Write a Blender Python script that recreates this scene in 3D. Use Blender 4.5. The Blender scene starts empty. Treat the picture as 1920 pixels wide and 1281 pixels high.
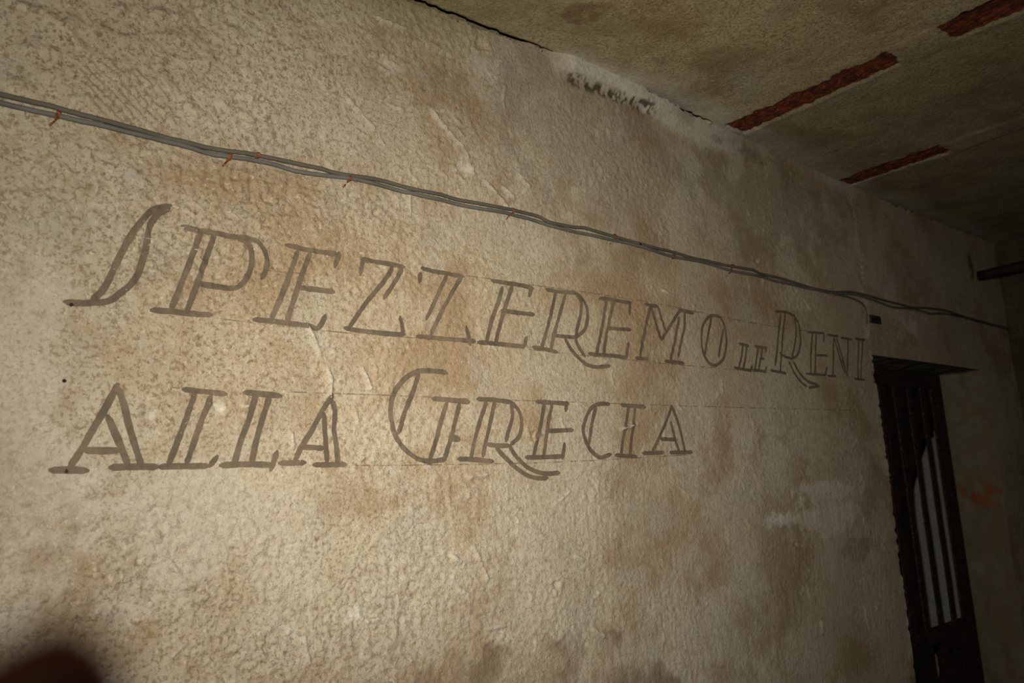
import bpy, bmesh, math, random
import numpy as np
from mathutils import Vector, Matrix

S = bpy.context.scene
COL = S.collection
random.seed(7)
PI = math.pi

# ------------------------------------------------------------------ camera
F = 1440.0                                   # focal length in pixels of the 1920 x 1281 frame
# rows: camera right / down / forward written in (along wall, down, into wall)
R = np.array([[0.7801665412702528, 0.0460171840876558, -0.6238770605263939],
              [0.07762665962664907, 0.9824614219669489, 0.16953954129314286],
              [0.6207368762991445, -0.1806985697655732, 0.7629113692212595]])
CAM = np.array([0.0, -1.45, 1.60])           # the lettered wall is the plane y = 0


def cam_dir(v):
    q = R.T @ np.array(v, float)
    return np.array([q[0], q[2], -q[1]])


cd = bpy.data.cameras.new('camera')
cam = bpy.data.objects.new('camera', cd)
COL.objects.link(cam)
cx, cy, cz = cam_dir((1, 0, 0)), cam_dir((0, -1, 0)), cam_dir((0, 0, -1))
cam.matrix_world = Matrix(((cx[0], cy[0], cz[0], CAM[0]), (cx[1], cy[1], cz[1], CAM[1]),
                           (cx[2], cy[2], cz[2], CAM[2]), (0, 0, 0, 1)))
cd.sensor_width = 23.6
cd.lens = F / 1920 * 23.6
cd.clip_start = 0.01
cd.dof.use_dof = True
cd.dof.focus_distance = 1.8
cd.dof.aperture_fstop = 2.8
S.camera = cam

# ------------------------------------------------------------------ world, flash, exposure
W = bpy.data.worlds.new('world')
S.world = W
W.use_nodes = True
W.node_tree.nodes['Background'].inputs[0].default_value = (0.75, 0.95, 0.85, 1)
W.node_tree.nodes['Background'].inputs[1].default_value = 0.12    # daylight from the open end of the room

ld = bpy.data.lights.new('flash', 'SPOT')
ld.energy = 205
ld.color = (1.0, 0.93, 0.83)
ld.shadow_soft_size = 0.02
ld.spot_size = math.radians(104)
ld.spot_blend = 0.3
ld.use_nodes = True                          # beam profile of the small flash: a hot centre with a weak wide skirt
lt = ld.node_tree
em = lt.nodes['Emission']
tc = lt.nodes.new('ShaderNodeTexCoord')
dp = lt.nodes.new('ShaderNodeVectorMath'); dp.operation = 'DOT_PRODUCT'
dp.inputs[1].default_value = (0, 0, -1)
ab = lt.nodes.new('ShaderNodeMath'); ab.operation = 'ABSOLUTE'
rp = lt.nodes.new('ShaderNodeValToRGB')
lt.links.new(tc.outputs['Normal'], dp.inputs[0]); lt.links.new(dp.outputs['Value'], ab.inputs[0])
lt.links.new(ab.outputs[0], rp.inputs[0]); lt.links.new(rp.outputs[0], em.inputs['Strength'])
PROFILE = [(0, 1.0), (8, .97), (16, .78), (24, .55), (32, .39), (40, .29), (56, .17)]
els = rp.color_ramp.elements
els[0].position = math.cos(math.radians(56)); els[1].position = 1.0
for k, (deg, v) in enumerate(reversed(PROFILE)):
    e_ = els[0] if k == 0 else els[len(els) - 1] if k == len(PROFILE) - 1 else els.new(math.cos(math.radians(deg)))
    e_.color = (v, v, v, 1)
flash = bpy.data.objects.new('flash', ld)
COL.objects.link(flash)
fp = CAM + cy * 0.13 + cx * -0.03
aim = Vector(cam_dir((985 - 960, 850 - 640.5, F))).normalized()
flash.rotation_euler = aim.to_track_quat('-Z', 'Y').to_euler()
flash.location = Vector(fp)

S.view_settings.view_transform = 'Standard'
S.view_settings.look = 'None'
S.view_settings.gamma = 1
S.view_settings.use_curve_mapping = False
S.view_settings.exposure = 0.0


# ------------------------------------------------------------------ helpers
def at(px, py, axis=1, val=0.0):
    """point on the plane axis = val seen at a pixel of the photograph"""
    r = cam_dir((px - 960, py - 640.5, F))
    return CAM + r * (val - CAM[axis]) / r[axis]


def wxz(px, py):
    p = at(px, py)
    return p[0], p[2]


def sm(a, b, x):
    t = np.clip((x - a) / (b - a), 0, 1)
    return t * t * (3 - 2 * t)


def perlin(x, y, seed=0):
    x = np.asarray(x, float); y = np.asarray(y, float)
    xi = np.floor(x).astype(np.int64); yi = np.floor(y).astype(np.int64)
    xf = x - xi; yf = y - yi

    def g(ix, iy, dx, dy):
        h = (ix * 374761393 + iy * 668265263 + seed * 974711) & 0xFFFFFFFF
        h = ((h ^ (h >> 13)) * 1274126177) & 0xFFFFFFFF
        a = ((h ^ (h >> 16)) & 0xFFFF) / 65536.0 * 2 * PI
        return np.cos(a) * dx + np.sin(a) * dy
    u = xf * xf * xf * (xf * (xf * 6 - 15) + 10); v = yf * yf * yf * (yf * (yf * 6 - 15) + 10)
    a = g(xi, yi, xf, yf); b = g(xi + 1, yi, xf - 1, yf)
    c = g(xi, yi + 1, xf, yf - 1); d = g(xi + 1, yi + 1, xf - 1, yf - 1)
    return ((a + u * (b - a)) + v * ((c + u * (d - c)) - (a + u * (b - a)))) * 1.4


def link(name, me, mat=None, parent=None):
    o = bpy.data.objects.new(name, me)
    COL.objects.link(o)
    if mat is not None:
        me.materials.append(mat)
    if parent is not None:
        o.parent = parent
    return o


def tag(o, label=None, cat=None, group=None, kind=None):
    for k, v in (('label', label), ('category', cat), ('group', group), ('kind', kind)):
        if v:
            o[k] = v
    return o


def empty(name, loc):
    o = bpy.data.objects.new(name, None)
    o.empty_display_size = 0.05
    COL.objects.link(o)
    o.location = loc
    return o


def np_mesh(name, verts, quads, smooth=True):
    me = bpy.data.meshes.new(name)
    verts = np.asarray(verts, np.float32); quads = np.asarray(quads, np.int32)
    me.vertices.add(len(verts)); me.vertices.foreach_set('co', verts.ravel())
    n = len(quads)
    me.loops.add(n * 4); me.loops.foreach_set('vertex_index', quads.ravel())
    me.polygons.add(n)
    me.polygons.foreach_set('loop_start', np.arange(0, n * 4, 4, dtype=np.int32))
    me.polygons.foreach_set('use_smooth', np.full(n, smooth))
    me.update(calc_edges=True)
    me.validate()
    return me


def attr(me, name, arr):
    a = me.attributes.new(name, 'FLOAT', 'POINT')
    a.data.foreach_set('value', np.asarray(arr, np.float32).ravel())


def grid_lines(*segs):
    out = [segs[0][0]]
    for a, b, st in segs:
        n = max(1, int(round((b - a) / st)))
        out += list(np.linspace(a, b, n + 1)[1:])
    return np.array(out)


def quads_of(nx, ny, flip=False):
    i, j = np.meshgrid(np.arange(nx - 1), np.arange(ny - 1), indexing='ij')
    a = i * ny + j
    q = np.stack([a, a + ny, a + ny + 1, a + 1], -1).reshape(-1, 4)
    return q[:, ::-1] if flip else q


def catmull(pts, step):
    p = [np.array(q, float) for q in pts]
    if len(p) == 2:
        n = max(2, int(np.linalg.norm(p[1] - p[0]) / step))
        return np.array([p[0] + (p[1] - p[0]) * t for t in np.linspace(0, 1, n + 1)])
    ext = [2 * p[0] - p[1]] + p + [2 * p[-1] - p[-2]]
    out = []
    for k in range(len(p) - 1):
        a, b, c, d = ext[k:k + 4]
        n = max(2, int(np.linalg.norm(c - b) / step))
        for t in np.arange(n) / n:
            out.append(0.5 * (2 * b + (c - a) * t + (2 * a - 5 * b + 4 * c - d) * t * t + (-a + 3 * b - 3 * c + d) * t ** 3))
    out.append(p[-1])
    return np.array(out)


def tube(path, rad, seg=8, bm=None):
    """round tube along 3-D points into a bmesh; rad number or list"""
    bm = bm or bmesh.new()
    path = [Vector(p) for p in path]
    prev = None; n = len(path)
    for i, p in enumerate(path):
        t = (path[min(i + 1, n - 1)] - path[max(i - 1, 0)]).normalized()
        ref = Vector((0, 0, 1)) if abs(t.z) < .9 else Vector((1, 0, 0))
        u = t.cross(ref).normalized(); v = t.cross(u)
        r = rad[i] if hasattr(rad, '__len__') else rad
        ring = [bm.verts.new(p + (u * math.cos(2 * PI * k / seg) + v * math.sin(2 * PI * k / seg)) * r) for k in range(seg)]
        if prev:
            for k in range(seg):
                f = bm.faces.new((prev[k], prev[(k + 1) % seg], ring[(k + 1) % seg], ring[k])); f.smooth = True
        else:
            bm.faces.new(ring[::-1])
        prev = ring
    bm.faces.new(prev)
    return bm


def box(bm, x0, x1, y0, y1, z0, z1):
    v = [bm.verts.new(c) for c in ((x0, y0, z0), (x1, y0, z0), (x1, y1, z0), (x0, y1, z0),
                                   (x0, y0, z1), (x1, y0, z1), (x1, y1, z1), (x0, y1, z1))]
    for f in ((3, 2, 1, 0), (4, 5, 6, 7), (0, 1, 5, 4), (1, 2, 6, 5), (2, 3, 7, 6), (3, 0, 4, 7)):
        bm.faces.new([v[k] for k in f])
    return bm


def from_bm(name, bm, mat, parent=None, smooth=None):
    bmesh.ops.recalc_face_normals(bm, faces=bm.faces[:])
    me = bpy.data.meshes.new(name)
    bm.to_mesh(me); bm.free()
    if smooth is not None:
        me.polygons.foreach_set('use_smooth', np.full(len(me.polygons), smooth))
    return link(name, me, mat, parent)


# ------------------------------------------------------------------ node material helpers
class NT:
    def __init__(s, name):
        s.m = bpy.data.materials.new(name); s.m.use_nodes = True
        s.t = s.m.node_tree; s.n = s.t.nodes; s.l = s.t.links
        s.b = s.n['Principled BSDF']; s.out = s.n['Material Output']
        s.co = s.n.new('ShaderNodeTexCoord').outputs['Object']

    def put(s, sock, v):
        if isinstance(v, bpy.types.NodeSocket):
            s.l.new(v, sock)
        else:
            sock.default_value = v if not isinstance(v, tuple) or len(v) == 4 else (*v, 1)

    def noise(s, scale, detail=4, rough=.55, stretch=None, dist=0., off=(0, 0, 0)):
        n = s.n.new('ShaderNodeTexNoise')
        n.inputs['Scale'].default_value = scale; n.inputs['Detail'].default_value = detail
        n.inputs['Roughness'].default_value = rough; n.inputs['Distortion'].default_value = dist
        mp = s.n.new('ShaderNodeMapping'); s.l.new(s.co, mp.inputs[0])
        mp.inputs['Location'].default_value = off
        if stretch:
            mp.inputs['Rotation'].default_value = (0, stretch[3] if len(stretch) > 3 else 0, 0)
            mp.inputs['Scale'].default_value = stretch[:3]
        s.l.new(mp.outputs[0], n.inputs['Vector'])
        return n.outputs[0]

    def ramp(s, fac, a, b, lo=0., hi=1.):
        n = s.n.new('ShaderNodeMapRange'); n.interpolation_type = 'SMOOTHSTEP'
        s.l.new(fac, n.inputs[0])
        n.inputs[1].default_value = a; n.inputs[2].default_value = b
        n.inputs[3].default_value = lo; n.inputs[4].default_value = hi
        return n.outputs[0]

    def math(s, op, a, b=0.):
        n = s.n.new('ShaderNodeMath'); n.operation = op
        s.put(n.inputs[0], a); s.put(n.inputs[1], b)
        return n.outputs[0]

    def mix(s, fac, a, b):
        n = s.n.new('ShaderNodeMix'); n.data_type = 'RGBA'
        s.put(n.inputs[0], fac); s.put(n.inputs[6], a); s.put(n.inputs[7], b)
        return n.outputs[2]

    def attr(s, name):
        n = s.n.new('ShaderNodeAttribute'); n.attribute_name = name
        return n.outputs['Fac']

    def bump(s, h, strength, dist, normal=None):
        n = s.n.new('ShaderNodeBump'); n.inputs['Strength'].default_value = strength
        n.inputs['Distance'].default_value = dist
        s.l.new(h, n.inputs['Height'])
        if normal is not None:
            s.l.new(normal, n.inputs['Normal'])
        return n.outputs[0]

    def done(s, color, rough=.85, normal=None, spec=.25, metal=0.):
        s.put(s.b.inputs['Base Color'], color)
        s.put(s.b.inputs['Roughness'], rough)
        s.b.inputs['Specular IOR Level'].default_value = spec
        s.b.inputs['Metallic'].default_value = metal
        if normal is not None:
            s.l.new(normal, s.b.inputs['Normal'])
        return s.m


def plaster_material(name, pale, tan, stain, grey, warm_shift=True):
    t = NT(name)
    big = t.noise(1.3, 5, .6)
    c = t.mix(t.ramp(big, .38, .62), pale, tan)
    c = t.mix(t.ramp(t.noise(3.1, 6, .65, off=(4, 1, 9)), .47, .64, 0, .8), c, stain)
    c = t.mix(t.ramp(t.noise(5.3, 6, .6, off=(7, 7, 2)), .52, .68, 0, .6), c, grey)
    # blotchy grain and small brown specks of the old limewash
    c = t.mix(t.ramp(t.noise(38, 5, .7, off=(1, 5, 3)), .45, .75, 0, .55), c, stain)
    keep = t.math('SUBTRACT', 1.0, t.math('MULTIPLY', t.attr('smooth'), .62))
    c = t.mix(t.math('MULTIPLY', keep, t.ramp(t.noise(125, 3, .65, off=(6, 6, 1)), .49, .63, 0, .72)), c, tuple(v * .72 for v in stain))
    sp = t.ramp(t.noise(85, 4, .65), .585, .67)
    spa = t.math('MULTIPLY', sp, t.ramp(t.noise(4.2, 3, .6, off=(3, 8, 1)), .36, .6, .1, .75))
    spa = t.math('MULTIPLY', keep, spa)
    c = t.mix(spa, c, tuple(v * .5 for v in stain))
    c = t.mix(t.math('MULTIPLY', keep, t.ramp(t.noise(105, 4, .65, off=(9, 2, 2)), .57, .70, 0, .55)), c, tuple(min(1, v * 1.3) for v in pale))
    c = t.mix(t.attr('brown'), c, (0.21, 0.155, 0.095))
    c = t.mix(t.attr('green'), c, (0.22, 0.23, 0.09))
    wf = t.math('MULTIPLY', t.attr('white'), t.ramp(t.noise(48, 5, .7, off=(3, 6, 2)), .35, .58, .55, 1))
    c = t.mix(wf, c, (0.66, 0.615, 0.52))
    c = t.mix(t.attr('moss_dark'), c, (0.07, 0.06, 0.035))
    c = t.mix(t.attr('rust'), c, (0.30, 0.095, 0.03))
    fine = t.noise(240, 4, .7)
    mid = t.noise(90, 5, .7, off=(2, 2, 2))
    n1 = t.bump(mid, .9, .006)
    n2 = t.bump(fine, .75, .0025, n1)
    return t.done(c, .88, n2, .2)


M_wall = plaster_material('old_limewashed_plaster', (.53, .475, .36), (.46, .385, .265), (.33, .226, .122), (.43, .405, .325))
M_ceil = plaster_material('stained_ceiling_plaster', (.57, .50, .315), (.50, .415, .235), (.32, .235, .115), (.46, .43, .315))
M_end = plaster_material('dark_plaster', (.125, .115, .08), (.11, .098, .064), (.07, .055, .034), (.10, .10, .08))  # one dark plaster for end wall, opposite wall and passage
M_back = plaster_material('pale_passage_plaster', (.56, .57, .50), (.50, .50, .43), (.42, .38, .31), (.52, .53, .47))

t = NT('bare_concrete_floor')
M_floor = t.done(t.mix(t.ramp(t.noise(6, 6), .4, .65), (.20, .17, .12), (.11, .09, .06)), .9, t.bump(t.noise(60, 5), .5, .004))

t = NT('faded_brown_paint')
fade = t.noise(14, 4, .6)
col = t.mix(t.ramp(fade, .35, .65), (.118, .093, .064), (.188, .142, .092))
col = t.mix(t.ramp(t.noise(120, 4, .7), .5, .7, 0, .6), col, (.09, .066, .043))
M_paint = t.done(col, .85, t.bump(t.noise(200, 4), .5, .0015), .2)
tr = t.n.new('ShaderNodeBsdfTransparent'); mx = t.n.new('ShaderNodeMixShader')
wear = t.math('MULTIPLY', t.ramp(t.noise(160, 4, .7, off=(3, 3, 3)), .60, .70, 1, .25), t.ramp(t.noise(9, 3, .6, off=(5, 1, 5)), .3, .7, .95, .72))
t.l.new(wear, mx.inputs[0]); t.l.new(tr.outputs[0], mx.inputs[1]); t.l.new(t.b.outputs[0], mx.inputs[2])
t.l.new(mx.outputs[0], t.out.inputs[0])

t = NT('thin_pencil_line')
M_line = t.done((.20, .15, .09), .9)
tr = t.n.new('ShaderNodeBsdfTransparent'); mx = t.n.new('ShaderNodeMixShader')
t.l.new(t.ramp(t.noise(25, 4, .7), .42, .62, .05, .75), mx.inputs[0]); t.l.new(tr.outputs[0], mx.inputs[1]); t.l.new(t.b.outputs[0], mx.inputs[2])
t.l.new(mx.outputs[0], t.out.inputs[0])

t = NT('olive_cable_sheath')
M_cable = t.done(t.mix(t.ramp(t.noise(9, 4), .4, .65), (.115, .10, .075), (.085, .078, .06)), .8, t.bump(t.noise(150, 3), .3, .001), .12)
t = NT('grey_cable_sheath')
M_cable_grey = t.done(t.mix(t.ramp(t.noise(9, 4), .4, .65), (.135, .13, .115), (.095, .09, .075)), .75, t.bump(t.noise(150, 3), .3, .001), .15)
t = NT('rusted_wire')
M_wire = t.done(t.mix(t.ramp(t.noise(220, 4), .4, .6), (.26, .085, .03), (.10, .035, .018)), .85)
t = NT('flaking_rusted_steel')
rn = t.noise(34, 6, .7)
rc = t.mix(t.ramp(rn, .4, .6), (.215, .048, .016), (.075, .022, .012))
rc = t.mix(t.ramp(t.noise(85, 4, .7, off=(4, 4, 1)), .62, .7, 0, .8), rc, (.52, .30, .15))
rc = t.mix(t.ramp(t.noise(55, 4, .6, off=(8, 3, 1)), .58, .68, 0, .9), rc, (.022, .012, .009))
M_rust = t.done(rc, .85, t.bump(rn, 1., .006), .25)
t = NT('dark_rusted_iron')
rn = t.noise(28, 6, .7)
rc = t.mix(t.ramp(rn, .42, .62), (.032, .015, .010), (.016, .009, .007))
rc = t.mix(t.ramp(t.noise(75, 4, .7, off=(4, 4, 1)), .58, .68, 0, .8), rc, (.24, .125, .04))
M_iron = t.done(rc, .75, t.bump(rn, .8, .004), .25)
t = NT('blackened_sheet_iron')
M_sheet = t.done(t.mix(t.ramp(t.noise(14, 5), .42, .6), (.012, .010, .008), (.028, .014, .009)), .7, t.bump(t.noise(40, 5), .5, .004), .25)
t = NT('dark_green_metal')
M_plate = t.done(t.mix(t.ramp(t.noise(30, 4), .4, .6), (.035, .042, .035), (.02, .02, .016)), .7)
t = NT('skin')
M_skin = t.done(t.mix(t.ramp(t.noise(60, 3), .4, .6), (.62, .11, .035), (.5, .075, .025)), .55)
t.b.inputs['Subsurface Weight'].default_value = .2
t.b.inputs['Subsurface Radius'].default_value = (.01, .003, .0015)
t = NT('nail')
M_nail = t.done((.6, .17, .08), .4)

# ------------------------------------------------------------------ room dimensions
XF, XE = -2.2, 4.55           # open front end, end wall
YR = -2.7                     # wall behind the camera
DX0, DX1, DZ, DD = 3.03, 4.13, 2.035, 0.27   # doorway: jambs, lintel height, wall thickness


def ceil_z(x):
    return np.interp(x, [XF, .5, .93, 1.41, 2.0, 2.4, 2.95, 4.6], [2.772, 2.772, 2.781, 2.79, 2.779, 2.768, 2.752, 2.755])


# ---- relief of the lettered wall: height (towards the room) on a grid
gx = grid_lines((XF, -.1, .05), (-.1, .9, .0033), (.9, 1.8, .0042), (1.8, DX0, .0062), (DX0, DX1, .01), (DX1, XE, .012))
gz = grid_lines((0, .6, .05), (.6, 1.2, .008), (1.2, 2.735, .0038))
gz = np.append(gz, 2.76)      # the last row follows the ceiling
X, Z = np.meshgrid(gx, gz, indexing='ij')
jag = np.abs(perlin(gx * 18, gx * 0 + 3.3, 5)) * .010 + np.abs(perlin(gx * 70, gx * 0 + 1.3, 6)) * .007
gap = np.interp(gx, [XF, .8, 1.30, 1.42, 1.66, 1.74, 2.10, 2.13, 3.3], [.003, .003, .002, -.004, -.004, .0, .0, -.002, .0])
top = ceil_z(gx) - np.where(gap < 0, gap, gap + jag * 1.9)
Zr = Z.copy()
for k, zz in enumerate(gz):
    if zz > 2.6:
        Zr[:, k] = 2.6 + (zz - 2.6) / (gz[-1] - 2.6) * (top - 2.6)
rough = np.interp(X, [XF, -.2, .25, .6, 1.1, 2, 4], [1, 1, 1, .62, .40, .26, .24])
rough = rough * np.clip(.85 + 1.5 * perlin(X * 2.6, Z * 2.6, 11) + .9 * perlin(X * 8, Z * 8, 12), .22, 1.9)
H = perlin(X * 1.6, Z * 1.6, 1) * .009 + perlin(X * 5, Z * 5, 2) * .0032
H += perlin(X * 15 + .25 * perlin(X * 9, Z * 9, 3), Z * 15, 4) * .0020 * np.clip(rough * 1.4, .4, 1.2)
r1 = 1 - 2 * np.abs(perlin(X * 36 + Z * 12, Z * 30 - X * 8, 21))
H += r1 * .0019 * rough
H += perlin(X * 62, Z * 70, 22) * .0036 * rough
H += perlin(X * 130, Z * 125, 23) * .0019 * np.clip(rough + .12, .2, 1.4)
# trowelled stipple lumps high on the left
lump = sm(.75, .15, X) * sm(2.15, 2.45, Z)
lx = perlin(X * 24, Z * 28, 31)
H += lump * np.maximum(lx, 0) ** 1.2 * .021
# fan of comb grooves under the lumps
fx, fz = wxz(120, 60)
ang = np.arctan2(fz - Z, X - fx); rad = np.hypot(X - fx, Z - fz)
comb = sm(.05, .08, rad) * sm(.26, .16, rad) * sm(.15, .5, ang) * sm(1.5, 1.0, ang)
H += comb * np.sin((rad * np.sin(ang - .75) + .004 * perlin(X * 20, Z * 20, 9)) * 2 * PI / .0135) * .0030
# vertical brush drag, lower half
drag = sm(1.75, 1.5, Z) * sm(.3, .7, X)
H += drag * perlin(X * 95, Z * 8, 41) * .0007


RG = np.zeros_like(H)


def add_ridge(pts, w, h):
    p = catmull(pts, .004)
    x0, x1 = p[:, 0].min() - 3 * w, p[:, 0].max() + 3 * w
    z0, z1 = p[:, 1].min() - 3 * w, p[:, 1].max() + 3 * w
    i0, i1 = np.searchsorted(gx, (x0, x1)); k0, k1 = np.searchsorted(gz, (z0, z1))
    if i1 <= i0 or k1 <= k0:
        return
    xs, zs = X[i0:i1, k0:k1], Z[i0:i1, k0:k1]
    d2 = np.full(xs.shape, 9.)
    for a in p:
        d2 = np.minimum(d2, (xs - a[0]) ** 2 + (zs - a[1]) ** 2)
    g = np.exp(-d2 / (w * w)) * np.clip(.85 + .7 * perlin(xs * 45, zs * 45, 77), .1, 1.3)
    H[i0:i1, k0:k1] += h * g
    RG[i0:i1, k0:k1] = np.maximum(RG[i0:i1, k0:k1], g * min(1, h / .006))


RIDGES = [[(807, 207), (822, 228), (845, 255), (868, 280), (875, 296)], [(1010, 113), (1047, 127)], [(653, 187), (700, 240)],
          [(730, 197), (754, 207)], [(910, 340), (950, 387)], [(942, 352), (964, 370)], [(973, 327), (993, 350)],
          [(293, 1000), (318, 1050), (345, 1085), (364, 1097)], [(540, 1187), (555, 1181), (567, 1195), (577, 1243)],
          [(322, 1232), (350, 1202)], [(887, 1027), (900, 1055), (913, 1087)], [(850, 1083), (862, 1108), (877, 1115)],
          [(575, 610), (590, 640), (600, 665)], [(880, 895), (912, 890)], [(790, 868), (812, 880)], [(705, 40), (760, 62)],
          [(848, 1045), (862, 1052)], [(612, 690), (621, 715), (619, 745)], [(680, 690), (695, 728)], [(546, 815), (549, 840)],
          [(165, 912), (175, 930)], [(1080, 1044), (1095, 1050)], [(914, 1179), (945, 1173)], [(1112, 1182), (1132, 1192)],
          [(1240, 545), (1255, 552)], [(1165, 805), (1195, 795)], [(930, 130), (938, 122)]]
for r_ in RIDGES:
    add_ridge([wxz(*q) for q in r_], .0040, .0090)
for i in range(300):
    x = random.uniform(.05, 2.9); z = random.uniform(1.0, 2.72)
    a = random.choice((-.9, -.75, -.6, -1.2, -1.57, -1.5, .6)) + random.uniform(-.25, .25)
    L = random.uniform(.012, .06)
    dx, dz = math.cos(a) * L, math.sin(a) * L
    add_ridge([(x, z), (x + dx * .5 + random.uniform(-.006, .006), z + dz * .5), (x + dx, z + dz)], random.uniform(.0020, .0032), random.choice((.001, .002, .003, .006)))
# knocked pits with crumbling rims
for (px, py, s_) in ((1600 / 3 + 0, 395, 1.3), (706, 398, 1), (345, 1033, 1.2), (440, 1033, .9), (398, 1130, 1.1), (278, 780, 1.2), (410, 765, 1),
                     (690, 1150, 1.6), (1042, 1097, 1.1), (900, 90, 1.8), (870, 320, 1.7), (720, 120, 1.4), (665, 545, .8), (690, 865, .9),
                     (1000, 815, 1.1), (1420, 490, 1), (1490, 1020, 1), (500, 375, 1)):
    x, z = wxz(px, py); s_ *= .014
    d = np.hypot(X - x, (Z - z) * 1.2) * (1 + .4 * perlin(X * 50, Z * 50, 8)) / s_
    H += np.where(d < 3, -.006 * np.exp(-d * d * 1.6) + np.exp(-(d - 1.1) ** 2 * 5) * .0035 * (1 + 1.6 * perlin(X * 110, Z * 110, 13)), 0)
H *= sm(2.775, 2.74, Zr) * .8 + .2
# smooth cove of newer mortar at the ceiling
cove = sm(1.34, 1.45, X) * sm(2.02, 1.85, X) * sm(2.725, 2.768, Zr + .004 * perlin(X * 12, Z * 12, 50) + .02 * sm(1.5, 1.85, X))
cove2 = sm(1.75, 1.85, X) * sm(2.3, 2.15, X) * sm(2.66, 2.70, Zr - .03 * sm(2.0, 1.8, X) + .015 * perlin(X * 18, Z * 18, 51))
H = H * (1 - .8 * np.maximum(cove, cove2)) + cove * .028
# battered left jamb edge
edge = np.exp(-((X - DX0) / .02) ** 2) * (X <= DX0 + 1e-6)
H -= edge * np.maximum(0, perlin(X * 5, Z * 7, 61) * .6 + .8 * perlin(X * 9, Z * 55, 62)) * .012


def hgt(x, z):
    x = np.asarray(x, float); z = np.asarray(z, float)
    i = np.clip(np.searchsorted(gx, x) - 1, 0, len(gx) - 2); k = np.clip(np.searchsorted(gz, z) - 1, 0, len(gz) - 2)
    u = np.clip((x - gx[i]) / (gx[i + 1] - gx[i]), 0, 1); v = np.clip((z - gz[k]) / (gz[k + 1] - gz[k]), 0, 1)
    return H[i, k] * (1 - u) * (1 - v) + H[i + 1, k] * u * (1 - v) + H[i, k + 1] * (1 - u) * v + H[i + 1, k + 1] * u * v


def blob(px, py, rx, rz, n1=20, amt=.5, seed=3):
    x, z = wxz(px, py)
    d = np.hypot((X - x) / rx, (Zr - z) / rz) + amt * perlin(X * n1, Z * n1, seed) + amt * .6 * perlin(X * n1 * 3.1, Z * n1 * 3.1, seed + 1)
    return sm(1.1, .55, d)


streak = .5 + .5 * perlin(X * 60, Z * 6, 71)
white = np.maximum.reduce([blob(30, 830, .10, .32, 6, .6) * .4, blob(330, 960, .26, .14, 8, .7) * .38, blob(520, 1000, .10, .2, 9, .6) * .25,np.clip(RG * 1.2, 0, 1) * .5,  # ridge crests whitened: pale scraped edges with their highlights painted in
    blob(1552, 962, .25, .095, 22, .55) * .85 * (.5 + .7 * streak), blob(1462, 975, .11, .026, 30, .5) * .85, blob(1545, 915, .22, .028, 25, .6) * .8,
    blob(1590, 1010, .14, .10, 20, .7) * .35 * streak, blob(1570, 1090, .10, .16, 12, .5) * .45 * streak,
    blob(1626, 626, .022, .048, 40, .5) * .8, blob(1612, 530, .012, .12, 30, .5) * .10,
    blob(1712, 612, .07, .035, 35, .6) * .55, blob(1690, 628, .04, .02, 40, .6) * .4,
    blob(1505, 1105, .02, .012, 50, .4) * .5, blob(545, 1185, .012, .01, 60, .4) * .8, blob(673, 1152, .03, .015, 60, .7) * .8,
    blob(330, 1038, .012, .012, 60, .5) * .6, blob(410, 768, .012, .016, 60, .6) * .8, blob(279, 778, .016, .010, 60, .6) * .5,
    blob(870, 318, .035, .022, 60, .8) * .55, blob(730, 125, .05, .025, 50, .8) * .4, blob(900, 125, .05, .03, 50, .8) * .35,
    blob(1290, 240, .14, .055, 16, .5) * .7, blob(1245, 208, .16, .045, 16, .5) * .8, cove, cove2 * .85,
    sm(3.3, 2.9, X) * sm(2.55, 2.9, X) * sm(2.69, 2.735, Zr + .02 * perlin(X * 14, Z * 14, 52)) * .55,
    np.exp(-((X - DX0 + .01) / .03) ** 2) * (X <= DX0 + 1e-6) * sm(.1, .5, perlin(X * 9, Z * 9, 81) + .2) * .55])
tide = np.array([wxz(*q) for q in ((600, 1330), (690, 1275), (760, 1245), (830, 1240), (850, 1228), (900, 1222), (907, 1195), (950, 1213), (1000, 1204),
                                   (1060, 1182), (1140, 1168), (1180, 1200), (1260, 1260), (1400, 1400))])
zt = np.interp(X, tide[:, 0], tide[:, 1])
wob = .030 * perlin(X * 13, Z * 13, 91) + .018 * perlin(X * 37, Z * 37, 92)
x_a, _ = wxz(985, 1240); x_b, _ = wxz(1020, 1240)
brown = sm(.0, -.012, Zr - zt + wob) * np.clip(.45 + 1.1 * perlin(X * 9, Z * 9, 94) + .5 * perlin(X * 30, Z * 30, 93), .1, 1) * (1 - sm(x_a - .02, x_a + .01, X) * sm(x_b + .02, x_b - .01, X)) * .8
brown = np.maximum.reduce([brown, blob(1470, 1070, .16, .22, 9, .6, 5) * .28, blob(1120, 290, .40, .30, 6, .6, 7) * .36,
                           blob(1610, 1030, .13, .05, 20, .5, 9) * .5, blob(1440, 380, .45, .22, 7, .6, 4) * .42,
                           blob(1085, 480, .022, .03, 40, .5, 6) * .35, blob(1100, 485, .03, .02, 40, .5, 2) * .3,
                           blob(1360, 255, .10, .05, 20, .6, 6) * .5])
green = np.maximum(sm(2.62, 2.79, Zr + .03 * perlin(X * 6, Z * 6, 95)) * sm(.3, .6, X) * sm(1.2, .85, X) * .5, blob(60, 380, .12, .25, 5, .5) * .12)
moss_dark = sm(1.38, 1.45, X) * sm(1.82, 1.76, X) * sm(2.70, 2.722, Zr) * sm(2.752, 2.738, Zr) * sm(-.12, .2, perlin(X * 34, Z * 42, 97) + .7 * perlin(X * 95, Z * 95, 98)) * .95
moss_dark = np.maximum(moss_dark, np.maximum(blob(1405, 290, .06, .03, 40, .8, 4), blob(1345, 262, .03, .015, 60, .8, 4)) * .45)
moss_dark = np.maximum(moss_dark, blob(1822, 497, .03, .09, 20, .6, 4) * .7)
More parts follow.
